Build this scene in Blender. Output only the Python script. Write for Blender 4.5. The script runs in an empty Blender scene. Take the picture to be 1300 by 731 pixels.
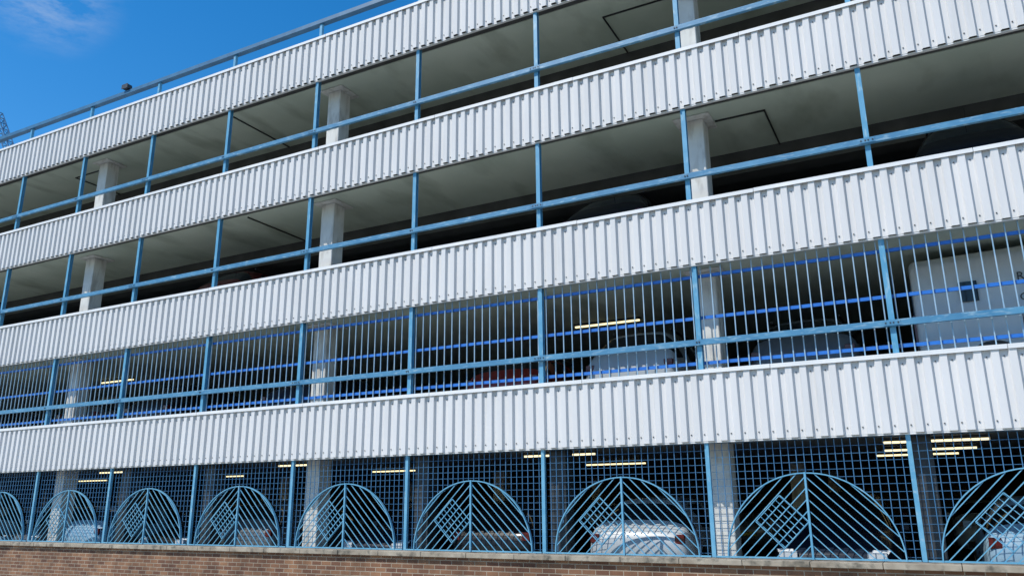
import bpy, math, random
from mathutils import Vector, Matrix
random.seed(7)
scene=bpy.context.scene
coll=scene.collection

# ------------------------------------------------------------------ helpers
def new_mat(name, rough=0.6, metal=0.0, spec=0.5):
    m=bpy.data.materials.new(name); m.use_nodes=True
    nt=m.node_tree; b=nt.nodes["Principled BSDF"]
    b.inputs["Roughness"].default_value=rough
    b.inputs["Metallic"].default_value=metal
    b.inputs["Specular IOR Level"].default_value=spec
    return m,nt,b

def noise_mat(name, c1, c2, scale=(1,1,1), nscale=3.0, rough=0.6, detail=6, lo=0.35, hi=0.7,
              metal=0.0, spec=0.5, bump=0.0, c3=None, s3=(1,1,1), n3=10.0, lo3=0.6, hi3=0.75):
    m,nt,b=new_mat(name,rough,metal,spec)
    N=nt.nodes; L=nt.links
    tc=N.new("ShaderNodeTexCoord"); mp=N.new("ShaderNodeMapping")
    mp.inputs["Scale"].default_value=scale
    L.new(tc.outputs["Object"],mp.inputs["Vector"])
    no=N.new("ShaderNodeTexNoise"); no.inputs["Scale"].default_value=nscale; no.inputs["Detail"].default_value=detail
    L.new(mp.outputs["Vector"],no.inputs["Vector"])
    r=N.new("ShaderNodeValToRGB")
    r.color_ramp.elements[0].position=lo; r.color_ramp.elements[0].color=(*c1,1)
    r.color_ramp.elements[1].position=hi; r.color_ramp.elements[1].color=(*c2,1)
    L.new(no.outputs["Fac"],r.inputs["Fac"])
    out=r.outputs["Color"]
    if c3:
        mp2=N.new("ShaderNodeMapping"); mp2.inputs["Scale"].default_value=s3
        L.new(tc.outputs["Object"],mp2.inputs["Vector"])
        n2=N.new("ShaderNodeTexNoise"); n2.inputs["Scale"].default_value=n3; n2.inputs["Detail"].default_value=5
        L.new(mp2.outputs["Vector"],n2.inputs["Vector"])
        mr=N.new("ShaderNodeMapRange"); mr.inputs["From Min"].default_value=lo3; mr.inputs["From Max"].default_value=hi3
        L.new(n2.outputs["Fac"],mr.inputs["Value"])
        mx=N.new("ShaderNodeMix"); mx.data_type='RGBA'
        L.new(mr.outputs["Result"],mx.inputs[0]); L.new(out,mx.inputs[6]); mx.inputs[7].default_value=(*c3,1)
        out=mx.outputs[2]
    L.new(out,b.inputs["Base Color"])
    if bump>0:
        bp=N.new("ShaderNodeBump"); bp.inputs["Strength"].default_value=bump; bp.inputs["Distance"].default_value=0.02
        L.new(no.outputs["Fac"],bp.inputs["Height"]); L.new(bp.outputs["Normal"],b.inputs["Normal"])
    return m

class MB:
    def __init__(s): s.v=[]; s.f=[]; s.m=[]
    def face(s,pts,mi=0):
        n=len(s.v); s.v+= [tuple(p) for p in pts]; s.f.append(tuple(range(n,n+len(pts)))); s.m.append(mi)
    def box(s,x0,x1,y0,y1,z0,z1,mi=0):
        n=len(s.v)
        s.v+=[(x0,y0,z0),(x1,y0,z0),(x1,y1,z0),(x0,y1,z0),(x0,y0,z1),(x1,y0,z1),(x1,y1,z1),(x0,y1,z1)]
        for q in ((0,3,2,1),(4,5,6,7),(0,1,5,4),(1,2,6,5),(2,3,7,6),(3,0,4,7)):
            s.f.append(tuple(n+i for i in q)); s.m.append(mi)
    def beam(s,p,q,w,h,mi=0,up=(0,0,1)):
        p=Vector(p);q=Vector(q);d=(q-p)
        if d.length<1e-5: return
        d.normalize(); u=Vector(up)
        if abs(d.dot(u))>0.99: u=Vector((0,1,0))
        a=d.cross(u).normalized(); b=a.cross(d).normalized()
        n=len(s.v)
        for e in (p,q):
            for sa,sb in ((-1,-1),(1,-1),(1,1),(-1,1)):
                s.v.append(tuple(e+a*sa*w/2+b*sb*h/2))
        for f in ((0,3,2,1),(4,5,6,7),(0,1,5,4),(1,2,6,5),(2,3,7,6),(3,0,4,7)):
            s.f.append(tuple(n+i for i in f)); s.m.append(mi)
    def cyl(s,c,axis,r,h,n=20,mi=0,r2=None):
        c=Vector(c); ax=Vector(axis).normalized()
        u=Vector((0,0,1)) if abs(ax.z)<0.9 else Vector((1,0,0))
        a=ax.cross(u).normalized(); b=a.cross(ax)
        r2=r if r2 is None else r2
        base=len(s.v)
        for e,rr in ((-h/2,r),(h/2,r2)):
            for i in range(n):
                t=2*math.pi*i/n
                s.v.append(tuple(c+ax*e+a*math.cos(t)*rr+b*math.sin(t)*rr))
        for i in range(n):
            j=(i+1)%n
            s.f.append((base+i,base+j,base+n+j,base+n+i)); s.m.append(mi)
        s.f.append(tuple(base+i for i in range(n-1,-1,-1))); s.m.append(mi)
        s.f.append(tuple(base+n+i for i in range(n))); s.m.append(mi)
    def obj(s,name,mats,parent=None,smooth=False):
        me=bpy.data.meshes.new(name); me.from_pydata(s.v,[],s.f)
        for m in mats: me.materials.append(m)
        me.polygons.foreach_set("material_index",s.m)
        if smooth: me.polygons.foreach_set("use_smooth",[True]*len(s.f))
        me.update()
        o=bpy.data.objects.new(name,me); coll.objects.link(o)
        if parent: o.parent=parent
        return o

def empty(name,loc=(0,0,0),rotz=0):
    e=bpy.data.objects.new(name,None); coll.objects.link(e); e.location=loc; e.rotation_euler=(0,0,rotz); e.empty_display_size=0.3
    return e

# ------------------------------------------------------------------ layout constants (metres)
EYE=1.65
D=12.0                # facade plane
XL,XR=-62.0,16.0
STOREY=2.777
BB=[2.538+STOREY*i for i in range(4)]      # band bottoms
BH=1.05
FT=0.56   # floor above band bottom
PX=lambda k:-0.316-2.735*k
KS=range(-5,23)
DEPTH=20.0

# ------------------------------------------------------------------ materials
M_band=noise_mat("white_profiled_steel",(0.61,0.605,0.595),(0.66,0.655,0.645),scale=(1.2,1,0.25),nscale=2.2,rough=0.7,spec=0.15,
                 c3=(0.50,0.49,0.46),s3=(7,1,0.5),n3=1.4,lo3=0.58,hi3=1.0)
M_flash=noise_mat("white_flashing",(0.66,0.67,0.66),(0.76,0.76,0.75),scale=(1,1,1),nscale=1.5,rough=0.5,spec=0.3)
M_post=noise_mat("light_blue_paint",(0.07,0.27,0.43),(0.11,0.33,0.50),nscale=4,rough=0.45,
                 c3=(0.28,0.44,0.52),s3=(2,2,0.7),n3=9,lo3=0.56,hi3=0.76)
M_rail=noise_mat("weathered_blue_rail",(0.045,0.18,0.32),(0.08,0.25,0.40),nscale=3,rough=0.45,
                 c3=(0.28,0.42,0.50),s3=(1,1,4),n3=7,lo3=0.55,hi3=0.76)
M_roofrail=noise_mat("roof_rail_shaded_blue",(0.025,0.11,0.21),(0.045,0.16,0.28),nscale=3,rough=0.45)  # rail blue darkened: shade of the underside put into the colour
M_bars=noise_mat("pale_blue_bars",(0.20,0.34,0.46),(0.33,0.46,0.56),nscale=5,rough=0.45)
M_dblue=noise_mat("deep_blue_rail",(0.01,0.12,0.46),(0.02,0.16,0.54),nscale=3,rough=0.4)
M_arch=noise_mat("arch_blue_paint",(0.09,0.30,0.46),(0.15,0.38,0.53),nscale=5,rough=0.45,
                 c3=(0.28,0.43,0.52),s3=(1,1,1),n3=12,lo3=0.6,hi3=0.75)
M_mesh=noise_mat("grille_blue",(0.03,0.13,0.26),(0.06,0.18,0.33),nscale=5,rough=0.5)
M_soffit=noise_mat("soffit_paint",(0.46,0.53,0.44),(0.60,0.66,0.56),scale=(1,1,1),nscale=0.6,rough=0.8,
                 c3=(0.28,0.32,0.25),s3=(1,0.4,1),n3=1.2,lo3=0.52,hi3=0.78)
M_gsoffit=noise_mat("ground_soffit_shaded",(0.14,0.16,0.17),(0.20,0.22,0.23),nscale=0.8,rough=0.8)  # soffit colour darkened to paint in the dim ground-floor interior
M_floor=noise_mat("deck_concrete",(0.20,0.21,0.18),(0.30,0.30,0.26),nscale=1.2,rough=0.85)
M_gfloor=noise_mat("ground_deck_shaded",(0.04,0.04,0.042),(0.07,0.07,0.07),nscale=2,rough=0.9)  # deck colour darkened to carry the shade of the ground-floor interior
M_conc=noise_mat("painted_column_concrete",(0.58,0.58,0.55),(0.68,0.68,0.64),nscale=3,rough=0.8,
                 c3=(0.34,0.32,0.28),s3=(3,3,0.8),n3=2.5,lo3=0.50,hi3=0.8)
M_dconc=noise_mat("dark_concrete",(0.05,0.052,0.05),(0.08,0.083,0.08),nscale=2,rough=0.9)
M_dark=noise_mat("dark_metal",(0.02,0.025,0.03),(0.04,0.045,0.05),nscale=4,rough=0.5)
M_conduit=noise_mat("conduit_black",(0.015,0.015,0.015),(0.03,0.03,0.03),nscale=4,rough=0.5)

M_tube,nt,b=new_mat("fluorescent_tube")
b.inputs["Emission Color"].default_value=(1.0,0.84,0.45,1); b.inputs["Emission Strength"].default_value=1.7

def brick_mat():
    m,nt,b=new_mat("brown_brick",0.85); N=nt.nodes;L=nt.links
    tc=N.new("ShaderNodeTexCoord"); sp=N.new("ShaderNodeSeparateXYZ"); cb=N.new("ShaderNodeCombineXYZ")
    L.new(tc.outputs["Object"],sp.inputs[0]); L.new(sp.outputs["X"],cb.inputs["X"]); L.new(sp.outputs["Z"],cb.inputs["Y"])
    br=N.new("ShaderNodeTexBrick"); L.new(cb.outputs[0],br.inputs["Vector"])
    br.inputs["Scale"].default_value=1; br.inputs["Brick Width"].default_value=0.225; br.inputs["Row Height"].default_value=0.075
    br.inputs["Mortar Size"].default_value=0.007; br.inputs["Mortar Smooth"].default_value=0.2; br.inputs["Bias"].default_value=-0.1
    br.inputs["Color1"].default_value=(0.13,0.055,0.03,1); br.inputs["Color2"].default_value=(0.26,0.13,0.065,1)
    br.inputs["Mortar"].default_value=(0.33,0.27,0.20,1)
    no=N.new("ShaderNodeTexNoise"); no.inputs["Scale"].default_value=3; no.inputs["Detail"].default_value=8
    L.new(tc.outputs["Object"],no.inputs["Vector"])
    mr=N.new("ShaderNodeMapRange"); mr.inputs["From Min"].default_value=0.3; mr.inputs["From Max"].default_value=0.7
    mr.inputs["To Min"].default_value=0.6; mr.inputs["To Max"].default_value=1.2
    L.new(no.outputs["Fac"],mr.inputs["Value"])
    mx=N.new("ShaderNodeMix"); mx.data_type='RGBA'; mx.blend_type='MULTIPLY'; mx.inputs[0].default_value=1
    L.new(br.outputs["Color"],mx.inputs[6]); L.new(mr.outputs["Result"],mx.inputs[7])
    L.new(mx.outputs[2],b.inputs["Base Color"])
    bp=N.new("ShaderNodeBump"); bp.inputs["Strength"].default_value=0.6; bp.inputs["Distance"].default_value=0.008; bp.invert=True
    L.new(br.outputs["Fac"],bp.inputs["Height"]); L.new(bp.outputs["Normal"],b.inputs["Normal"])
    return m
M_brick=brick_mat()
M_coping=noise_mat("stone_coping",(0.24,0.20,0.15),(0.40,0.35,0.27),nscale=4,rough=0.85,bump=0.3,
                   c3=(0.10,0.09,0.07),s3=(1,1,1),n3=7,lo3=0.5,hi3=0.7)
M_asphalt=noise_mat("asphalt",(0.04,0.04,0.042),(0.065,0.065,0.065),nscale=40,rough=0.9)
M_pave=noise_mat("paving",(0.32,0.31,0.28),(0.42,0.41,0.37),nscale=6,rough=0.9)
M_ground=noise_mat("ground_mix",(0.10,0.10,0.09),(0.18,0.17,0.15),nscale=0.3,rough=0.95)
M_kerb=noise_mat("kerb_stone",(0.3,0.3,0.29),(0.4,0.4,0.38),nscale=6,rough=0.9)
M_yellow=noise_mat("yellow_line_paint",(0.6,0.42,0.04),(0.7,0.5,0.06),nscale=12,rough=0.8)

# ------------------------------------------------------------------ ground
g=MB(); g.face([(-1500,-1500,-0.13),(1500,-1500,-0.13),(1500,1500,-0.13),(-1500,1500,-0.13)]); g.obj("ground",[M_ground])
g=MB(); g.face([(-200,-1,-0.12),(200,-1,-0.12),(200,5.5,-0.12),(-200,5.5,-0.12)]); g.obj("road",[M_asphalt])
g=MB(); g.box(-200,200,5.63,11.80,-0.125,0.0); g.obj("pavement",[M_pave])
g=MB(); g.box(-200,200,-8,-1.0,-0.125,0.0); g.obj("pavement",[M_pave])
g=MB(); 
for i in range(-110,110): g.box(i*0.915,i*0.915+0.908,5.5,5.628,-0.125,0.006)
g.obj("kerb",[M_kerb])
g=MB()
for y in (5.1,5.28): g.face([(-200,y,-0.116),(200,y,-0.116),(200,y+0.08,-0.116),(-200,y+0.08,-0.116)])
g.obj("road_marking",[M_yellow])

# ------------------------------------------------------------------ brick wall
w=empty("brick_wall",(0,0,0))
b_=MB(); b_.box(XL,XR,11.85,12.12,-0.1,0.80); b_.obj("brickwork",[M_brick],w)
b_=MB()
x=XL
while x<XR:
    dz=random.uniform(-0.004,0.004)
    b_.box(x,x+0.893,11.77+random.uniform(-.004,.004),12.17,0.80+0.001,0.880+dz); x+=0.9
cop=b_.obj("coping_stones",[M_coping],w)
bv=cop.modifiers.new("bevel","BEVEL"); bv.width=0.008; bv.segments=2

# ------------------------------------------------------------------ car park building
P=empty("multi_storey_car_park")

per=0.2
for i,zb in enumerate(BB):
    zt=zb+BH
    m=MB(); pts=[]
    yo,yi=D-0.045,D+0.0
    x=XL
    while x<XR:
        j1=random.uniform(-.0015,.0015); j2=random.uniform(-.002,.002)
        pts+=[(x,yo+j1),(x+0.088,yo+j1),(x+0.106,yi+j2),(x+0.182,yi+j2)]
        x+=per
    pts.append((XR,yo))
    for (px,py) in pts:
        m.v+=[(px,py,zb),(px,py,zt)]
    for j in range(len(pts)-1):
        m.f.append((2*j,2*j+2,2*j+3,2*j+1)); m.m.append(0)
    o=m.obj("corrugated_cladding",[M_band],P)
    so=o.modifiers.new("thick","SOLIDIFY"); so.thickness=0.004; so.offset=-1
    f=MB()
    x=XL
    while x<XR:
        jz=random.uniform(-.003,.003)
        f.box(x,x+2.992,D-0.065,D+0.30,zt+0.004+jz,zt+0.026+jz)
        f.box(x,x+2.992,D-0.065,D-0.060,zt-0.035+jz,zt+0.0035+jz)
        x+=3.0
    f.box(XL,XR,D+0.004,D+0.06,zb-0.022,zb-0.001)
    f.obj("cap_flashing",[M_flash],P)
    c=MB(); c.box(XL,XR,D+0.075,D+0.28,zb+0.06,zt-0.002); c.obj("upstand",[M_dconc],P)
    s=MB()
    if i>=2:
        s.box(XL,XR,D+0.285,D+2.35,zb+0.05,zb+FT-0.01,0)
        s.box(XL,XR,D+2.352,D+2.75,zb-0.40,zb+FT-0.01,2)  # added dark beam, its colour standing in for shade under the deck
        s.box(XL,XR,D+2.752,D+DEPTH,zb+0.05,zb+FT-0.01,2)  # deeper soffit in a darker colour, painting the shade further in
    else:
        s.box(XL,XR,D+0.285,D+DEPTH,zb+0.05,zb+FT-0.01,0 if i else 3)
    s.box(XL,XR,D+0.285,D+DEPTH,zb+FT-0.008,zb+FT,1)
    s.obj("deck_slab",[M_soffit,M_floor,M_dconc,M_gsoffit],P)
    q=MB(); x=XL+0.144
    while x<XR:
        for zz in (zb+0.10,zt-0.12):
            q.box(x-0.008,x+0.008,D-0.012,D-0.003,zz-0.008,zz+0.008)
        x+=per
    q.obj("cladding_screws",[M_dark],P)
GF=0.25
s=MB(); s.box(XL,XR,D+0.18,D+DEPTH,-0.1,GF); s.obj("ground_deck",[M_gfloor],P)
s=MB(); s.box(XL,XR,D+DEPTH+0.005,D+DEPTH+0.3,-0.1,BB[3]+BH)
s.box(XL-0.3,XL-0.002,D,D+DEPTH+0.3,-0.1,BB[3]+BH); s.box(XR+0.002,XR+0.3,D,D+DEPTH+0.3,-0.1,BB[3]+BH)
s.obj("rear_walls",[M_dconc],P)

c=MB()
fl=[GF]+[b+FT for b in BB]
so_=[b+0.05 for b in BB]
for k in KS:
    if k%3==1:
        X=PX(k)+0.02
        for lv in range(4):
            for yy in (D+0.78,D+8.6,D+16.0):
                c.box(X-0.18,X+0.18,yy-0.18,yy+0.18,fl[lv]+0.001,so_[lv]-0.031)
                c.box(X-0.32,X+0.32,yy-0.32,yy+0.32,so_[lv]-0.030,so_[lv]-0.001)
o=c.obj("concrete_columns",[M_conc],P)
bv=o.modifiers.new("bevel","BEVEL"); bv.width=0.012; bv.segments=1

c=MB()
for k in KS:
    if k%3!=1:
        X=PX(k)+0.12
        c.box(X-0.15,X+0.15,D+0.35,D+0.65,GF+0.001,so_[0]-0.001)
c.obj("dark_steel_stanchions",[M_dark],P)

p=MB(); r=MB(); bl=MB(); rf=MB()
levels=[(BB[0]+BH+0.03,so_[1]),(BB[1]+BH+0.03,so_[2]),(BB[2]+BH+0.03,so_[3])]
for (z0,z1) in levels:
    for k in KS:
        X=PX(k)
        p.box(X-0.038,X+0.038,D+0.035,D+0.045,z0,z1-0.001)
        p.box(X-0.006,X+0.006,D+0.045,D+0.115,z0,z1-0.001)
        p.box(X-0.038,X+0.038,D+0.115,D+0.125,z0,z1-0.001)
        p.box(X-0.07,X+0.07,D+0.02,D+0.14,z0-0.0,z0+0.012)
        for dx in (-0.02,0.02):
            bl.box(X+dx-0.010,X+dx+0.010,D-0.042,D-0.0305,z0+0.42,z0+0.44)
        if k%2==0: # rail splice plates
            r.box(X-0.11,X+0.11,D-0.0365,D-0.031,z0+0.395,z0+0.465)
            bl.box(X-0.09,X-0.07,D-0.044,D-0.037,z0+0.42,z0+0.44); bl.box(X+0.07,X+0.09,D-0.044,D-0.037,z0+0.42,z0+0.44)
    r.box(XL,XR,D-0.03,D-0.024,z0+0.385,z0+0.475)
    r.box(XL,XR,D-0.023,D+0.033,z0+0.467,z0+0.475)
    r.box(XL,XR,D-0.023,D+0.033,z0+0.385,z0+0.393)
zr=BB[3]+BH+0.03
for k in KS:
    X=PX(k)
    p.box(X-0.035,X+0.035,D+0.04,D+0.11,zr,zr+0.40)
rf.box(XL,XR,D+0.01,D+0.15,zr+0.402,zr+0.50)
p.obj("blue_posts",[M_post],P); r.obj("blue_rails",[M_rail],P); bl.obj("rail_bolts",[M_dark],P); rf.obj("roof_rail",[M_roofrail],P)

v=MB(); h=MB()
z0=BB[0]+BH+0.03; z1=so_[1]
sp=2.735/17
k0=PX(22)
i=0
while True:
    X=k0+(i+0.5)*sp; i+=1
    if X>XR: break
    X+=random.uniform(-.004,.004)
    v.box(X-0.008,X+0.008,D+0.10,D+0.116,z0,z1-0.002)
for dz in (0.10,0.82,1.50):
    h.box(XL,XR,D+0.13,D+0.165,z0+dz,z0+dz+0.05)
v.obj("security_bars",[M_bars],P); h.obj("security_bar_rails",[M_dblue],P)

# ground floor grille and arches
gr=MB(); ar=MB()
zw=0.886; zt=BB[0]-0.005
R=1.15
def clipline(px,pz,dx,dz,inside,L=3.2,n=640):
    t0=None;t1=None
    for i in range(n+1):
        t=-L+2*L*i/n
        if inside(px+dx*t,pz+dz*t):
            if t0 is None:t0=t
            t1=t
    return (t0,t1) if t0 is not None and t1-t0>0.04 else None
S2=math.sqrt(0.5)
segsR=[];segsL=[];segsX=[]
st=0.108
cx_,cz_,cr_=-0.37,0.50,0.36
inD=lambda x,z:abs(x-cx_)+abs(z-cz_)<cr_
for i in range(-24,25):
    o_=i*st+0.03
    ins=lambda x,z:x>0.01 and z>0 and x*x+z*z<R*R
    c_=clipline(o_*S2,o_*S2,S2,-S2,ins)
    if c_: segsR.append(((o_*S2+S2*c_[0],o_*S2-S2*c_[0]),(o_*S2+S2*c_[1],o_*S2-S2*c_[1])))
    ins=lambda x,z:x<-0.01 and z>0 and x*x+z*z<R*R
    c_=clipline(-o_*S2,o_*S2,S2,S2,ins)
    if c_: segsL.append(((-o_*S2+S2*c_[0],o_*S2+S2*c_[0]),(-o_*S2+S2*c_[1],o_*S2+S2*c_[1])))
    o2=i*0.08
    c_=clipline(cx_+o2*S2,cz_+o2*S2,S2,-S2,inD)
    if c_: segsX.append(((cx_+o2*S2+S2*c_[0],cz_+o2*S2-S2*c_[0]),(cx_+o2*S2+S2*c_[1],cz_+o2*S2-S2*c_[1])))
GY=D+0.10
for k in KS:
    X=PX(k)
    ar.box(X-0.03,X+0.03,D+0.03,D+0.09,zw,zt)
    xc=X+2.735/2
    if k==-5: continue
    nb=26
    for j in range(1,nb):
        bx=X+2.735*j/nb; dx=bx-xc
        zb_=zw+(math.sqrt(R*R-dx*dx) if abs(dx)<R else 0)+0.01
        gr.box(bx-0.005,bx+0.005,GY,GY+0.010,zb_,zt)
    for zz in [zw+0.05+0.105*q for q in range(16)]:
        hh=zz-zw
        e=math.sqrt(max(0,R*R-hh*hh))
        if hh<R:
            gr.box(X+0.04,xc-e-0.01,GY+0.011,GY+0.017,zz-0.003,zz+0.003)
            gr.box(xc+e+0.01,X+2.735-0.04,GY+0.011,GY+0.017,zz-0.003,zz+0.003)
        else:
            gr.box(X+0.04,X+2.735-0.04,GY+0.011,GY+0.017,zz-0.003,zz+0.003)
    n=40
    for j in range(n):
        a=math.pi*j/n; b2=math.pi*(j+1)/n
        ring=[]
        for (t,rr) in ((a,R),(b2,R),(b2,R+0.016),(a,R+0.016)):
            ring.append((xc+math.cos(t)*rr,zw+math.sin(t)*rr))
        y0,y1=D-0.0,D+0.05
        nn=len(ar.v)
        ar.v+=[(q[0],y0,q[1]) for q in ring]+[(q[0],y1,q[1]) for q in ring]
        for f in ((0,1,2,3),(7,6,5,4),(0,4,5,1),(2,6,7,3)): ar.f.append(tuple(nn+q for q in f)); ar.m.append(0)
    ar.box(xc-0.014,xc+0.014,D-0.01,D+0.03,zw,zw+R+0.02)
    ar.box(X+0.04,X+2.735-0.04,D+0.008,D+0.04,zw+0.002,zw+0.024)
    for (a,b2) in segsR+segsL:
        ar.beam((xc+a[0],D+0.02,zw+a[1]),(xc+b2[0],D+0.02,zw+b2[1]),0.013,0.013,0,up=(0,1,0))
    for (a,b2) in segsX:
        ar.beam((xc+a[0],D+0.035,zw+a[1]),(xc+b2[0],D+0.035,zw+b2[1]),0.010,0.010,0,up=(0,1,0))
    q4=[(cx_+cr_,cz_),(cx_,cz_+cr_),(cx_-cr_,cz_),(cx_,cz_-cr_)]
    for j in range(4):
        a=q4[j];b2=q4[(j+1)%4]
        ar.beam((xc+a[0],D+0.004,zw+a[1]),(xc+b2[0],D+0.004,zw+b2[1]),0.012,0.010,0,up=(0,1,0))
gr.obj("security_grille",[M_mesh],P); ar.obj("ornamental_arch_screens",[M_arch],P)

c=MB()
def cond(x0,y0,x1,y1,z):
    c.box(min(x0,x1)-0.012,max(x0,x1)+0.012,min(y0,y1)-0.012,max(y0,y1)+0.012,z-0.03,z-0.002)
for kk in range(-1,7):
    xs=PX(1+3*kk)
    z=so_[2]
    if kk in (0,3): cond(xs+0.37,D+0.86,xs+1.2,D+0.86,z); cond(xs+1.2,D+0.89,xs+1.2,D+2.34,z)
    if kk in (1,4): cond(xs-2.2,D+0.4,xs-2.2,D+2.34,z)
    z=so_[3]
    if kk in (0,2): cond(xs-1.66,D+0.9,xs-0.37,D+0.9,z); cond(xs-1.66,D+0.93,xs-1.66,D+2.34,z)
    if kk in (1,): cond(xs-3.0,D+0.4,xs-3.0,D+2.34,z)
c.obj("soffit_conduits",[M_conduit],P)

t=MB(); th=MB()
def tube(x,y,z):
    th.box(x-0.74,x+0.74,y-0.05,y+0.05,z-0.045,z-0.002)
    t.box(x-0.72,x+0.72,y-0.022,y+0.022,z-0.078,z-0.046)
for i in range(-1,8):
    X=0.0-6.25*i
    tube(X,D+1.7,so_[0]); tube(X-0.35,D+5.6,so_[0])
    if i==0: tube(X-0.1,D+3.9,so_[0])
tube(-5.8,D+3.3,so_[1]); tube(-21.5,D+3.3,so_[1]); tube(6,D+3.3,so_[1]); tube(-34,D+3.3,so_[1])
th.obj("light_battens",[M_dconc],P); t.obj("fluorescent_tubes",[M_tube],P)

h=MB()
for zz in (0.55,1.0,1.5): 
    h.box(XL,XR,D+5.2,D+5.25,fl[1]+zz,fl[1]+zz+0.07)
h.obj("inner_guard_rails",[M_dblue],P)

e=empty("floodlight",(-18.0,D+0.07,zr+0.50)); e.scale=(.75,.75,.75)
q=MB(); q.box(-0.03,0.03,-0.03,0.03,0.0,0.06); q.box(-0.14,0.14,-0.16,0.02,0.061,0.20); q.box(-0.16,0.16,-0.175,-0.161,0.045,0.215)
for j in range(6): q.box(-0.12+j*0.045,-0.11+j*0.045,0.021,0.05,0.07,0.19)
q.obj("lamp_housing",[M_dark],e)

# ------------------------------------------------------------------ vehicles
M_glass,_,b=new_mat("car_glass",0.08); b.inputs["Base Color"].default_value=(0.01,0.014,0.018,1); b.inputs["Specular IOR Level"].default_value=0.4
M_tyre=noise_mat("tyre",(0.015,0.015,0.015),(0.03,0.03,0.03),nscale=8,rough=0.85)
M_rim=noise_mat("wheel_rim",(0.4,0.4,0.42),(0.5,0.5,0.52),nscale=8,rough=0.3,metal=0.8)
M_plast=noise_mat("black_trim",(0.012,0.012,0.012),(0.03,0.03,0.03),nscale=8,rough=0.5)
M_lamp,_,b=new_mat("headlamp_lens",0.08); b.inputs["Base Color"].default_value=(0.6,0.63,0.65,1)
M_red,_,b=new_mat("tail_lamp",0.15); b.inputs["Base Color"].default_value=(0.10,0.006,0.006,1)
M_ply,_,b=new_mat("rear_plate_yellow",0.5); b.inputs["Base Color"].default_value=(0.6,0.42,0.03,1)
M_plw,_,b=new_mat("front_plate_white",0.5); b.inputs["Base Color"].default_value=(0.7,0.7,0.66,1)
paints={}
def paint(col):
    if col not in paints:
        dk=max(col)<0.06
        m=noise_mat("car_paint_%d"%len(paints),col,tuple(min(1,c*1.08) for c in col),nscale=2,rough=0.4,spec=0.2 if dk else 0.4)
        m.node_tree.nodes["Principled BSDF"].inputs["Coat Weight"].default_value=0.15 if dk else 0.4
        m.node_tree.nodes["Principled BSDF"].inputs["Coat Roughness"].default_value=0.08
        paints[col]=m
    return paints[col]

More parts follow.
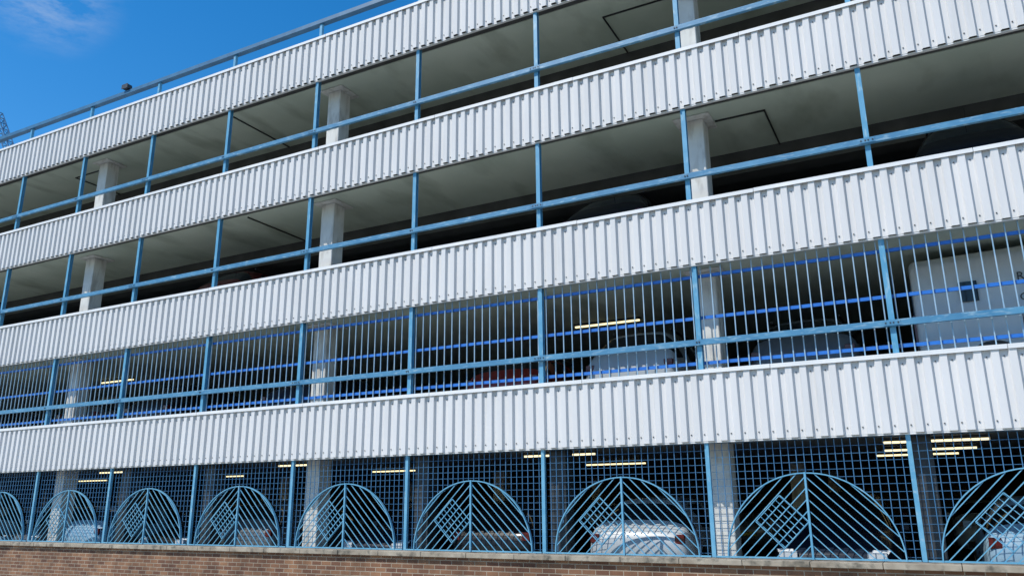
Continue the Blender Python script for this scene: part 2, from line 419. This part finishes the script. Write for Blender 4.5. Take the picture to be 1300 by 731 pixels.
def car(X,Y,Z,col,rear=False,sc=1.0,suv=0.0):
    e=empty("parked_car",(X,Y,Z),0)
    if rear: 
        e.rotation_euler=(0,0,math.pi); e.location=(X,Y+4.28*sc,Z)
    e.scale=(sc,sc,sc)
    H=suv
    st=[(0.0,.66,.52,.60,.55),(0.06,.78,.60,.70,.62),(0.30,.85,.72,.83,.70),(0.85,.88,.85,.96,.74),(1.12,.89,.92,1.01,.76),
        (1.80,.90,.96,1.38+H,.60),(2.40,.90,.98,1.455+H,.61),(2.48,.90,.98,1.458+H,.61),(3.35,.90,1.0,1.43+H,.59),(3.62,.90,1.01,1.39+H,.58),
        (4.05,.87,1.02,1.07+H*.5,.70),(4.20,.82,.86,.93+H*.5,.70),(4.28,.72,.60,.72+H*.5,.62)]
    m=MB(); rings=[]
    for (y,w_,zb_,zt_,wt) in st:
        half=[(w_*.90,.20),(w_*.985,.32),(w_,.58 if zb_>.7 else .45),(w_*.97,zb_),(wt,zt_-.035),(wt*.6,zt_),(0,zt_+.012)]
        ring=[(x,y,z) for x,z in half]+[(-x,y,z) for x,z in reversed(half[:-1])]
        b0=len(m.v); m.v+=ring; rings.append(b0)
    nR=13
    for s_ in range(len(st)-1):
        y=st[s_][0]
        for j in range(nR):
            jn=(j+1)%nR
            mi=0
            side=j in (3,8); top=j in (4,5,6,7)
            if side and y>=1.12 and y<4.02 and not (2.39<y<2.45) and not (3.3<y<3.5): mi=1
            if top and (abs(y-1.12)<.01 or abs(y-3.62)<.01): mi=1
            if j==12 : mi=2
            m.f.append((rings[s_]+j,rings[s_]+jn,rings[s_+1]+jn,rings[s_+1]+j)); m.m.append(mi)
    m.f.append(tuple(rings[0]+j for j in range(nR-1,-1,-1))); m.m.append(0)
    m.f.append(tuple(rings[-1]+j for j in range(nR))); m.m.append(0)
    o=m.obj("body",[paint(col),M_glass,M_plast],e,smooth=True)
    ss=o.modifiers.new("sub","SUBSURF"); ss.levels=2; ss.render_levels=2
    wv=MB()
    for sx in (-1,1):
        for yy in (0.80,3.42):
            wv.cyl((sx*.80,yy,.31),(1,0,0),.315,.21,28,0)
            wv.cyl((sx*.885,yy,.31),(1,0,0),.20,.05,20,1)
            wv.cyl((sx*.868,yy,.34),(1,0,0),.37,.06,28,2)
    wv.obj("wheels",[M_tyre,M_rim,M_plast],e)
    d=MB()
    for sx in (-1,1):
        d.face([(sx*.50,-0.012,.60),(sx*.72,.03,.62),(sx*.80,.17,.72),(sx*.55,.10,.72)],0)
        d.box(min(sx*.48,sx*.74),max(sx*.48,sx*.74),.0,.16,.60,.69,0)
        d.box(min(sx*.90,sx*1.02),max(sx*.90,sx*1.02),1.36,1.46,.96,1.08,4)
        d.box(min(sx*.64,sx*.79),max(sx*.64,sx*.79),4.10,4.235,.78,.92,1)
    d.box(-.42,.42,-.015,.05,.50,.60,2); d.box(-.55,.55,-.012,.06,.27,.40,2)
    d.box(-.26,.26,-.03,-.016,.40,.505,3)
    d.box(-.6,.6,4.2,4.285,.27,.42,2)
    d.box(-.26,.26,4.286,4.30,.50,.61,5)
    dd=d.obj("lamps_grille_plates",[M_lamp,M_red,M_plast,M_plw,paint(col),M_ply],e)
    bv=dd.modifiers.new("bevel","BEVEL"); bv.width=0.012; bv.segments=2
    rr=MB()
    for sx in (-1,1): rr.beam((sx*.56,2.0,1.455+H),(sx*.55,3.4,1.445+H),.03,.03)
    rr.beam((0,3.5,1.42+H),(0,3.72,1.58+H),.008,.008)
    rr.obj("roof_rails_and_aerial",[M_plast],e)
    return e

silver=(0.34,0.37,0.39); black=(0.006,0.007,0.009); navy=(0.010,0.018,0.035); redc=(0.20,0.012,0.010); grey=(0.09,0.10,0.11); white=(0.50,0.52,0.53); dred=(0.08,0.006,0.008); ice=(0.22,0.34,0.44)
F=fl
for (X,Y,l,col,rear,suv) in [
    (-4.45,12.6,0,silver,True,.05),(-1.55,12.9,0,navy,False,.1),(1.25,12.7,0,ice,True,0),(-7.25,12.8,0,black,True,0),
    (-13.3,12.8,0,grey,True,.05),(-10.0,13.0,0,navy,False,0),(-18.7,12.7,0,ice,True,0),(-21.4,12.9,0,grey,False,0),(-15.9,12.9,0,black,False,0),
    (3.9,12.9,0,black,False,0),(-24.2,12.9,0,silver,False,0),(-27,12.9,0,white,False,0),
    (-5.0,23.5,0,grey,True,0),(-9.5,23.5,0,white,True,0),(-2.0,23.5,0,redc,True,0),(1.0,23.5,0,silver,True,0),(-14.5,23.5,0,silver,True,0),(-20,23.5,0,navy,True,0),
    (-4.55,12.9,1,silver,True,.16),(-1.7,13.1,1,grey,True,.12),(-7.3,13.3,1,redc,True,0),(-17.0,12.9,1,black,True,.1),(-19.7,12.9,1,grey,True,0),
    (-12.5,13.0,1,navy,True,0),(-25.5,12.9,1,grey,True,0),
    (-4.9,12.85,2,black,True,.12),(1.1,12.9,2,black,True,.24),(-15.2,13.0,2,dred,True,.12)]:
    car(X,Y,F[l]+0.002,col,rear,suv=suv)

def van(X,Y,Z,rot):
    e=empty("parked_van",(X,Y,Z),rot)
    st=[(0.0,.92,2.06),(0.05,.96,2.12),(1.5,.97,2.16),(3.3,.97,2.14),(3.75,.95,2.0),(4.35,.93,1.3),(4.85,.88,1.05),(4.95,.80,.8)]
    m=MB();rings=[]
    for (y,w_,zt_) in st:
        half=[(w_*.95,.25),(w_,.38),(w_,min(1.1,zt_-.15)),(w_*.95,zt_-.14),(w_*.86,zt_-.02),(w_*.4,zt_),(0,zt_+.01)]
        ring=[(x,y,z) for x,z in half]+[(-x,y,z) for x,z in reversed(half[:-1])]
        rings.append(len(m.v)); m.v+=ring
    for s_ in range(len(st)-1):
        for j in range(13):
            jn=(j+1)%13; mi=0
            if j in (4,5,6,7) and abs(st[s_][0]-3.75)<.01: mi=1
            m.f.append((rings[s_]+j,rings[s_]+jn,rings[s_+1]+jn,rings[s_+1]+j)); m.m.append(mi)
    m.f.append(tuple(rings[0]+j for j in range(12,-1,-1))); m.m.append(0)
    m.f.append(tuple(rings[-1]+j for j in range(13))); m.m.append(0)
    o=m.obj("body",[paint(white),M_glass],e,smooth=False)
    bv=o.modifiers.new("bevel","BEVEL"); bv.width=0.03; bv.segments=3
    d=MB()
    for sx in (-1,1):
        d.box(min(sx*.10,sx*.72),max(sx*.10,sx*.72),-.012,-.002,1.28,1.78,0)
        d.box(min(sx*.80,sx*.89),max(sx*.80,sx*.89),-.03,-.001,.85,1.25,1)
        xa,xb=sorted((sx*.955,sx*.985))
        d.box(xa,xb,3.15,3.85,1.25,1.75,0)
        d.box(xa,xb,0.62,0.86,1.36,1.66,0)
        xa,xb=sorted((sx*.972,sx*.978))
        for yy in (1.35,2.9,3.95): d.box(xa,xb,yy,yy+.012,.45,1.12,2)
        d.box(xa,xb,.2,4.2,.62,.68,2)
        d.box(min(sx*.96,sx*1.16),max(sx*.96,sx*1.16),3.75,3.85,1.15,1.5,2)
    d.box(-.9,.9,-.08,-.001,.32,.50,2); d.box(-.008,.008,-.014,-.0015,.52,1.98,2); d.box(-.26,.26,-.09,-.081,.56,.67,3)
    d.obj("windows_doors_lamps",[M_glass,M_red,M_plast,M_ply],e)
    wv=MB()
    for sx in (-1,1):
        for yy in (.95,3.95):
            wv.cyl((sx*.86,yy,.33),(1,0,0),.335,.22,28,0); wv.cyl((sx*.96,yy,.33),(1,0,0),.2,.04,20,1); wv.cyl((sx*.945,yy,.36),(1,0,0),.40,.05,28,2)
    wv.obj("wheels",[M_tyre,M_rim,M_plast],e)
    for (txt,yy,zz,sz) in (("Rentals",1.36,1.66,.17),("CS2 40",1.36,1.36,.15)):
        cu=bpy.data.curves.new("lettering","FONT"); cu.body=txt; cu.size=sz; cu.extrude=.002
        to=bpy.data.objects.new("lettering",cu); coll.objects.link(to); to.parent=e
        to.location=(.968,yy,zz-.06); to.rotation_euler=(math.radians(90),0,math.radians(90))
        cu.materials.append(M_plast)
van(-0.02,14.0,F[1]+0.002,-math.pi/2)

# ------------------------------------------------------------------ tower crane far away
M_crane=noise_mat("crane_blue_steel",(0.05,0.16,0.30),(0.08,0.2,0.36),nscale=1,rough=0.6)
cr=empty("tower_crane",(-114.3,60.0,0))
def lattice(mb,p,q,w,step,t):
    p=Vector(p);q=Vector(q);d=(q-p);L=d.length;d.normalize()
    a=d.cross(Vector((0,1,0))).normalized(); b=Vector((0,1,0))
    n=int(L/step)
    offs=[a*sa*w/2+b*sb*w/2 for sa,sb in ((-1,-1),(1,-1),(1,1),(-1,1))]
    for o in offs: mb.beam(p+o,q+o,t,t)
    for i in range(n):
        c0=p+d*(L*i/n); c1=p+d*(L*(i+1)/n)
        for j in range(4):
            o1=offs[j];o2=offs[(j+1)%4]
            mb.beam(c0+o1,c1+o2,t*.6,t*.6) if i%2 else mb.beam(c0+o2,c1+o1,t*.6,t*.6)
            mb.beam(c1+o1,c1+o2,t*.6,t*.6)
m=MB(); lattice(m,(0,0,-0.1),(0,0,50.8),1.5,1.8,0.2); m.obj("mast",[M_crane],cr)
m=MB(); lattice(m,(-0.3,0,51.6),(-6.2,0,59.8),1.0,1.4,0.13); m.obj("luffing_jib",[M_crane],cr)
m=MB(); m.box(-1,1,-1,1,50.81,51.5); m.box(1.01,4.2,-.6,.6,50.9,51.3); m.box(2.8,4.2,-1,1,49.2,50.89); m.obj("counter_jib",[M_crane],cr)

# ------------------------------------------------------------------ light
el=math.radians(51); az=math.radians(33)
S=Vector((-math.sin(az)*math.cos(el),-math.cos(az)*math.cos(el),math.sin(el)))
sun=bpy.data.lights.new("sun","SUN"); sun.energy=4.4; sun.angle=math.radians(0.53); sun.color=(1.0,0.955,0.88)
so=bpy.data.objects.new("sun",sun); coll.objects.link(so); so.rotation_euler=S.to_track_quat('Z','Y').to_euler(); so.location=(0,0,40)
w=bpy.data.worlds.new("World"); scene.world=w; w.use_nodes=True
nt=w.node_tree; bg=nt.nodes["Background"]; N=nt.nodes; L=nt.links
sky=N.new("ShaderNodeTexSky"); sky.sky_type='NISHITA'; sky.sun_disc=False
sky.sun_elevation=el; sky.sun_rotation=math.pi+az
sky.ozone_density=1.6; sky.air_density=1.0; sky.dust_density=0.3
hsv=N.new("ShaderNodeHueSaturation"); hsv.inputs["Saturation"].default_value=1.45; hsv.inputs["Value"].default_value=1.55
L.new(sky.outputs[0],hsv.inputs["Color"])
tc=N.new("ShaderNodeTexCoord"); mp=N.new("ShaderNodeMapping"); mp.inputs["Scale"].default_value=(2,3,9)
L.new(tc.outputs["Generated"],mp.inputs["Vector"])
no=N.new("ShaderNodeTexNoise"); no.inputs["Scale"].default_value=4.0; no.inputs["Detail"].default_value=9; no.inputs["Roughness"].default_value=.65
L.new(mp.outputs[0],no.inputs["Vector"])
mr=N.new("ShaderNodeMapRange"); mr.inputs["From Min"].default_value=.42; mr.inputs["From Max"].default_value=.8; mr.inputs["To Max"].default_value=.7
L.new(no.outputs["Fac"],mr.inputs["Value"])
# one thin wisp of cloud, fixed to a compass direction of the sky
dist=N.new("ShaderNodeVectorMath"); dist.operation='DISTANCE'
L.new(tc.outputs["Generated"],dist.inputs[0]); dist.inputs[1].default_value=(-.750,.400,.525)
mk=N.new("ShaderNodeMapRange"); mk.interpolation_type='SMOOTHSTEP'
mk.inputs["From Min"].default_value=.085; mk.inputs["From Max"].default_value=.01; mk.inputs["To Min"].default_value=0; mk.inputs["To Max"].default_value=1
L.new(dist.outputs["Value"],mk.inputs["Value"])
mu=N.new("ShaderNodeMath"); mu.operation='MULTIPLY'; L.new(mr.outputs[0],mu.inputs[0]); L.new(mk.outputs[0],mu.inputs[1])
mx=N.new("ShaderNodeMix"); mx.data_type='RGBA'; L.new(mu.outputs[0],mx.inputs[0]); L.new(hsv.outputs[0],mx.inputs[6]); mx.inputs[7].default_value=(6,6.5,7,1)
L.new(mx.outputs[2],bg.inputs["Color"])
bg.inputs["Strength"].default_value=0.12
scene.view_settings.view_transform='Standard'; scene.view_settings.look='None'; scene.view_settings.exposure=0

# ------------------------------------------------------------------ camera
fwd=Vector((-.4493,.8533,.2644)).normalized()
down=Vector((-.1303,.2301,-.9644)); down=(down-fwd*down.dot(fwd)).normalized()
right=down.cross(fwd).normalized()
up=-down; back=-fwd
cam=bpy.data.cameras.new("camera"); co=bpy.data.objects.new("camera",cam); coll.objects.link(co)
Mx=Matrix((right,up,back)).transposed().to_4x4(); Mx.translation=Vector((0,0,EYE))
co.matrix_world=Mx
cam.sensor_width=36; cam.lens=36*1000/1300; cam.clip_start=0.1; cam.clip_end=4000
scene.camera=co
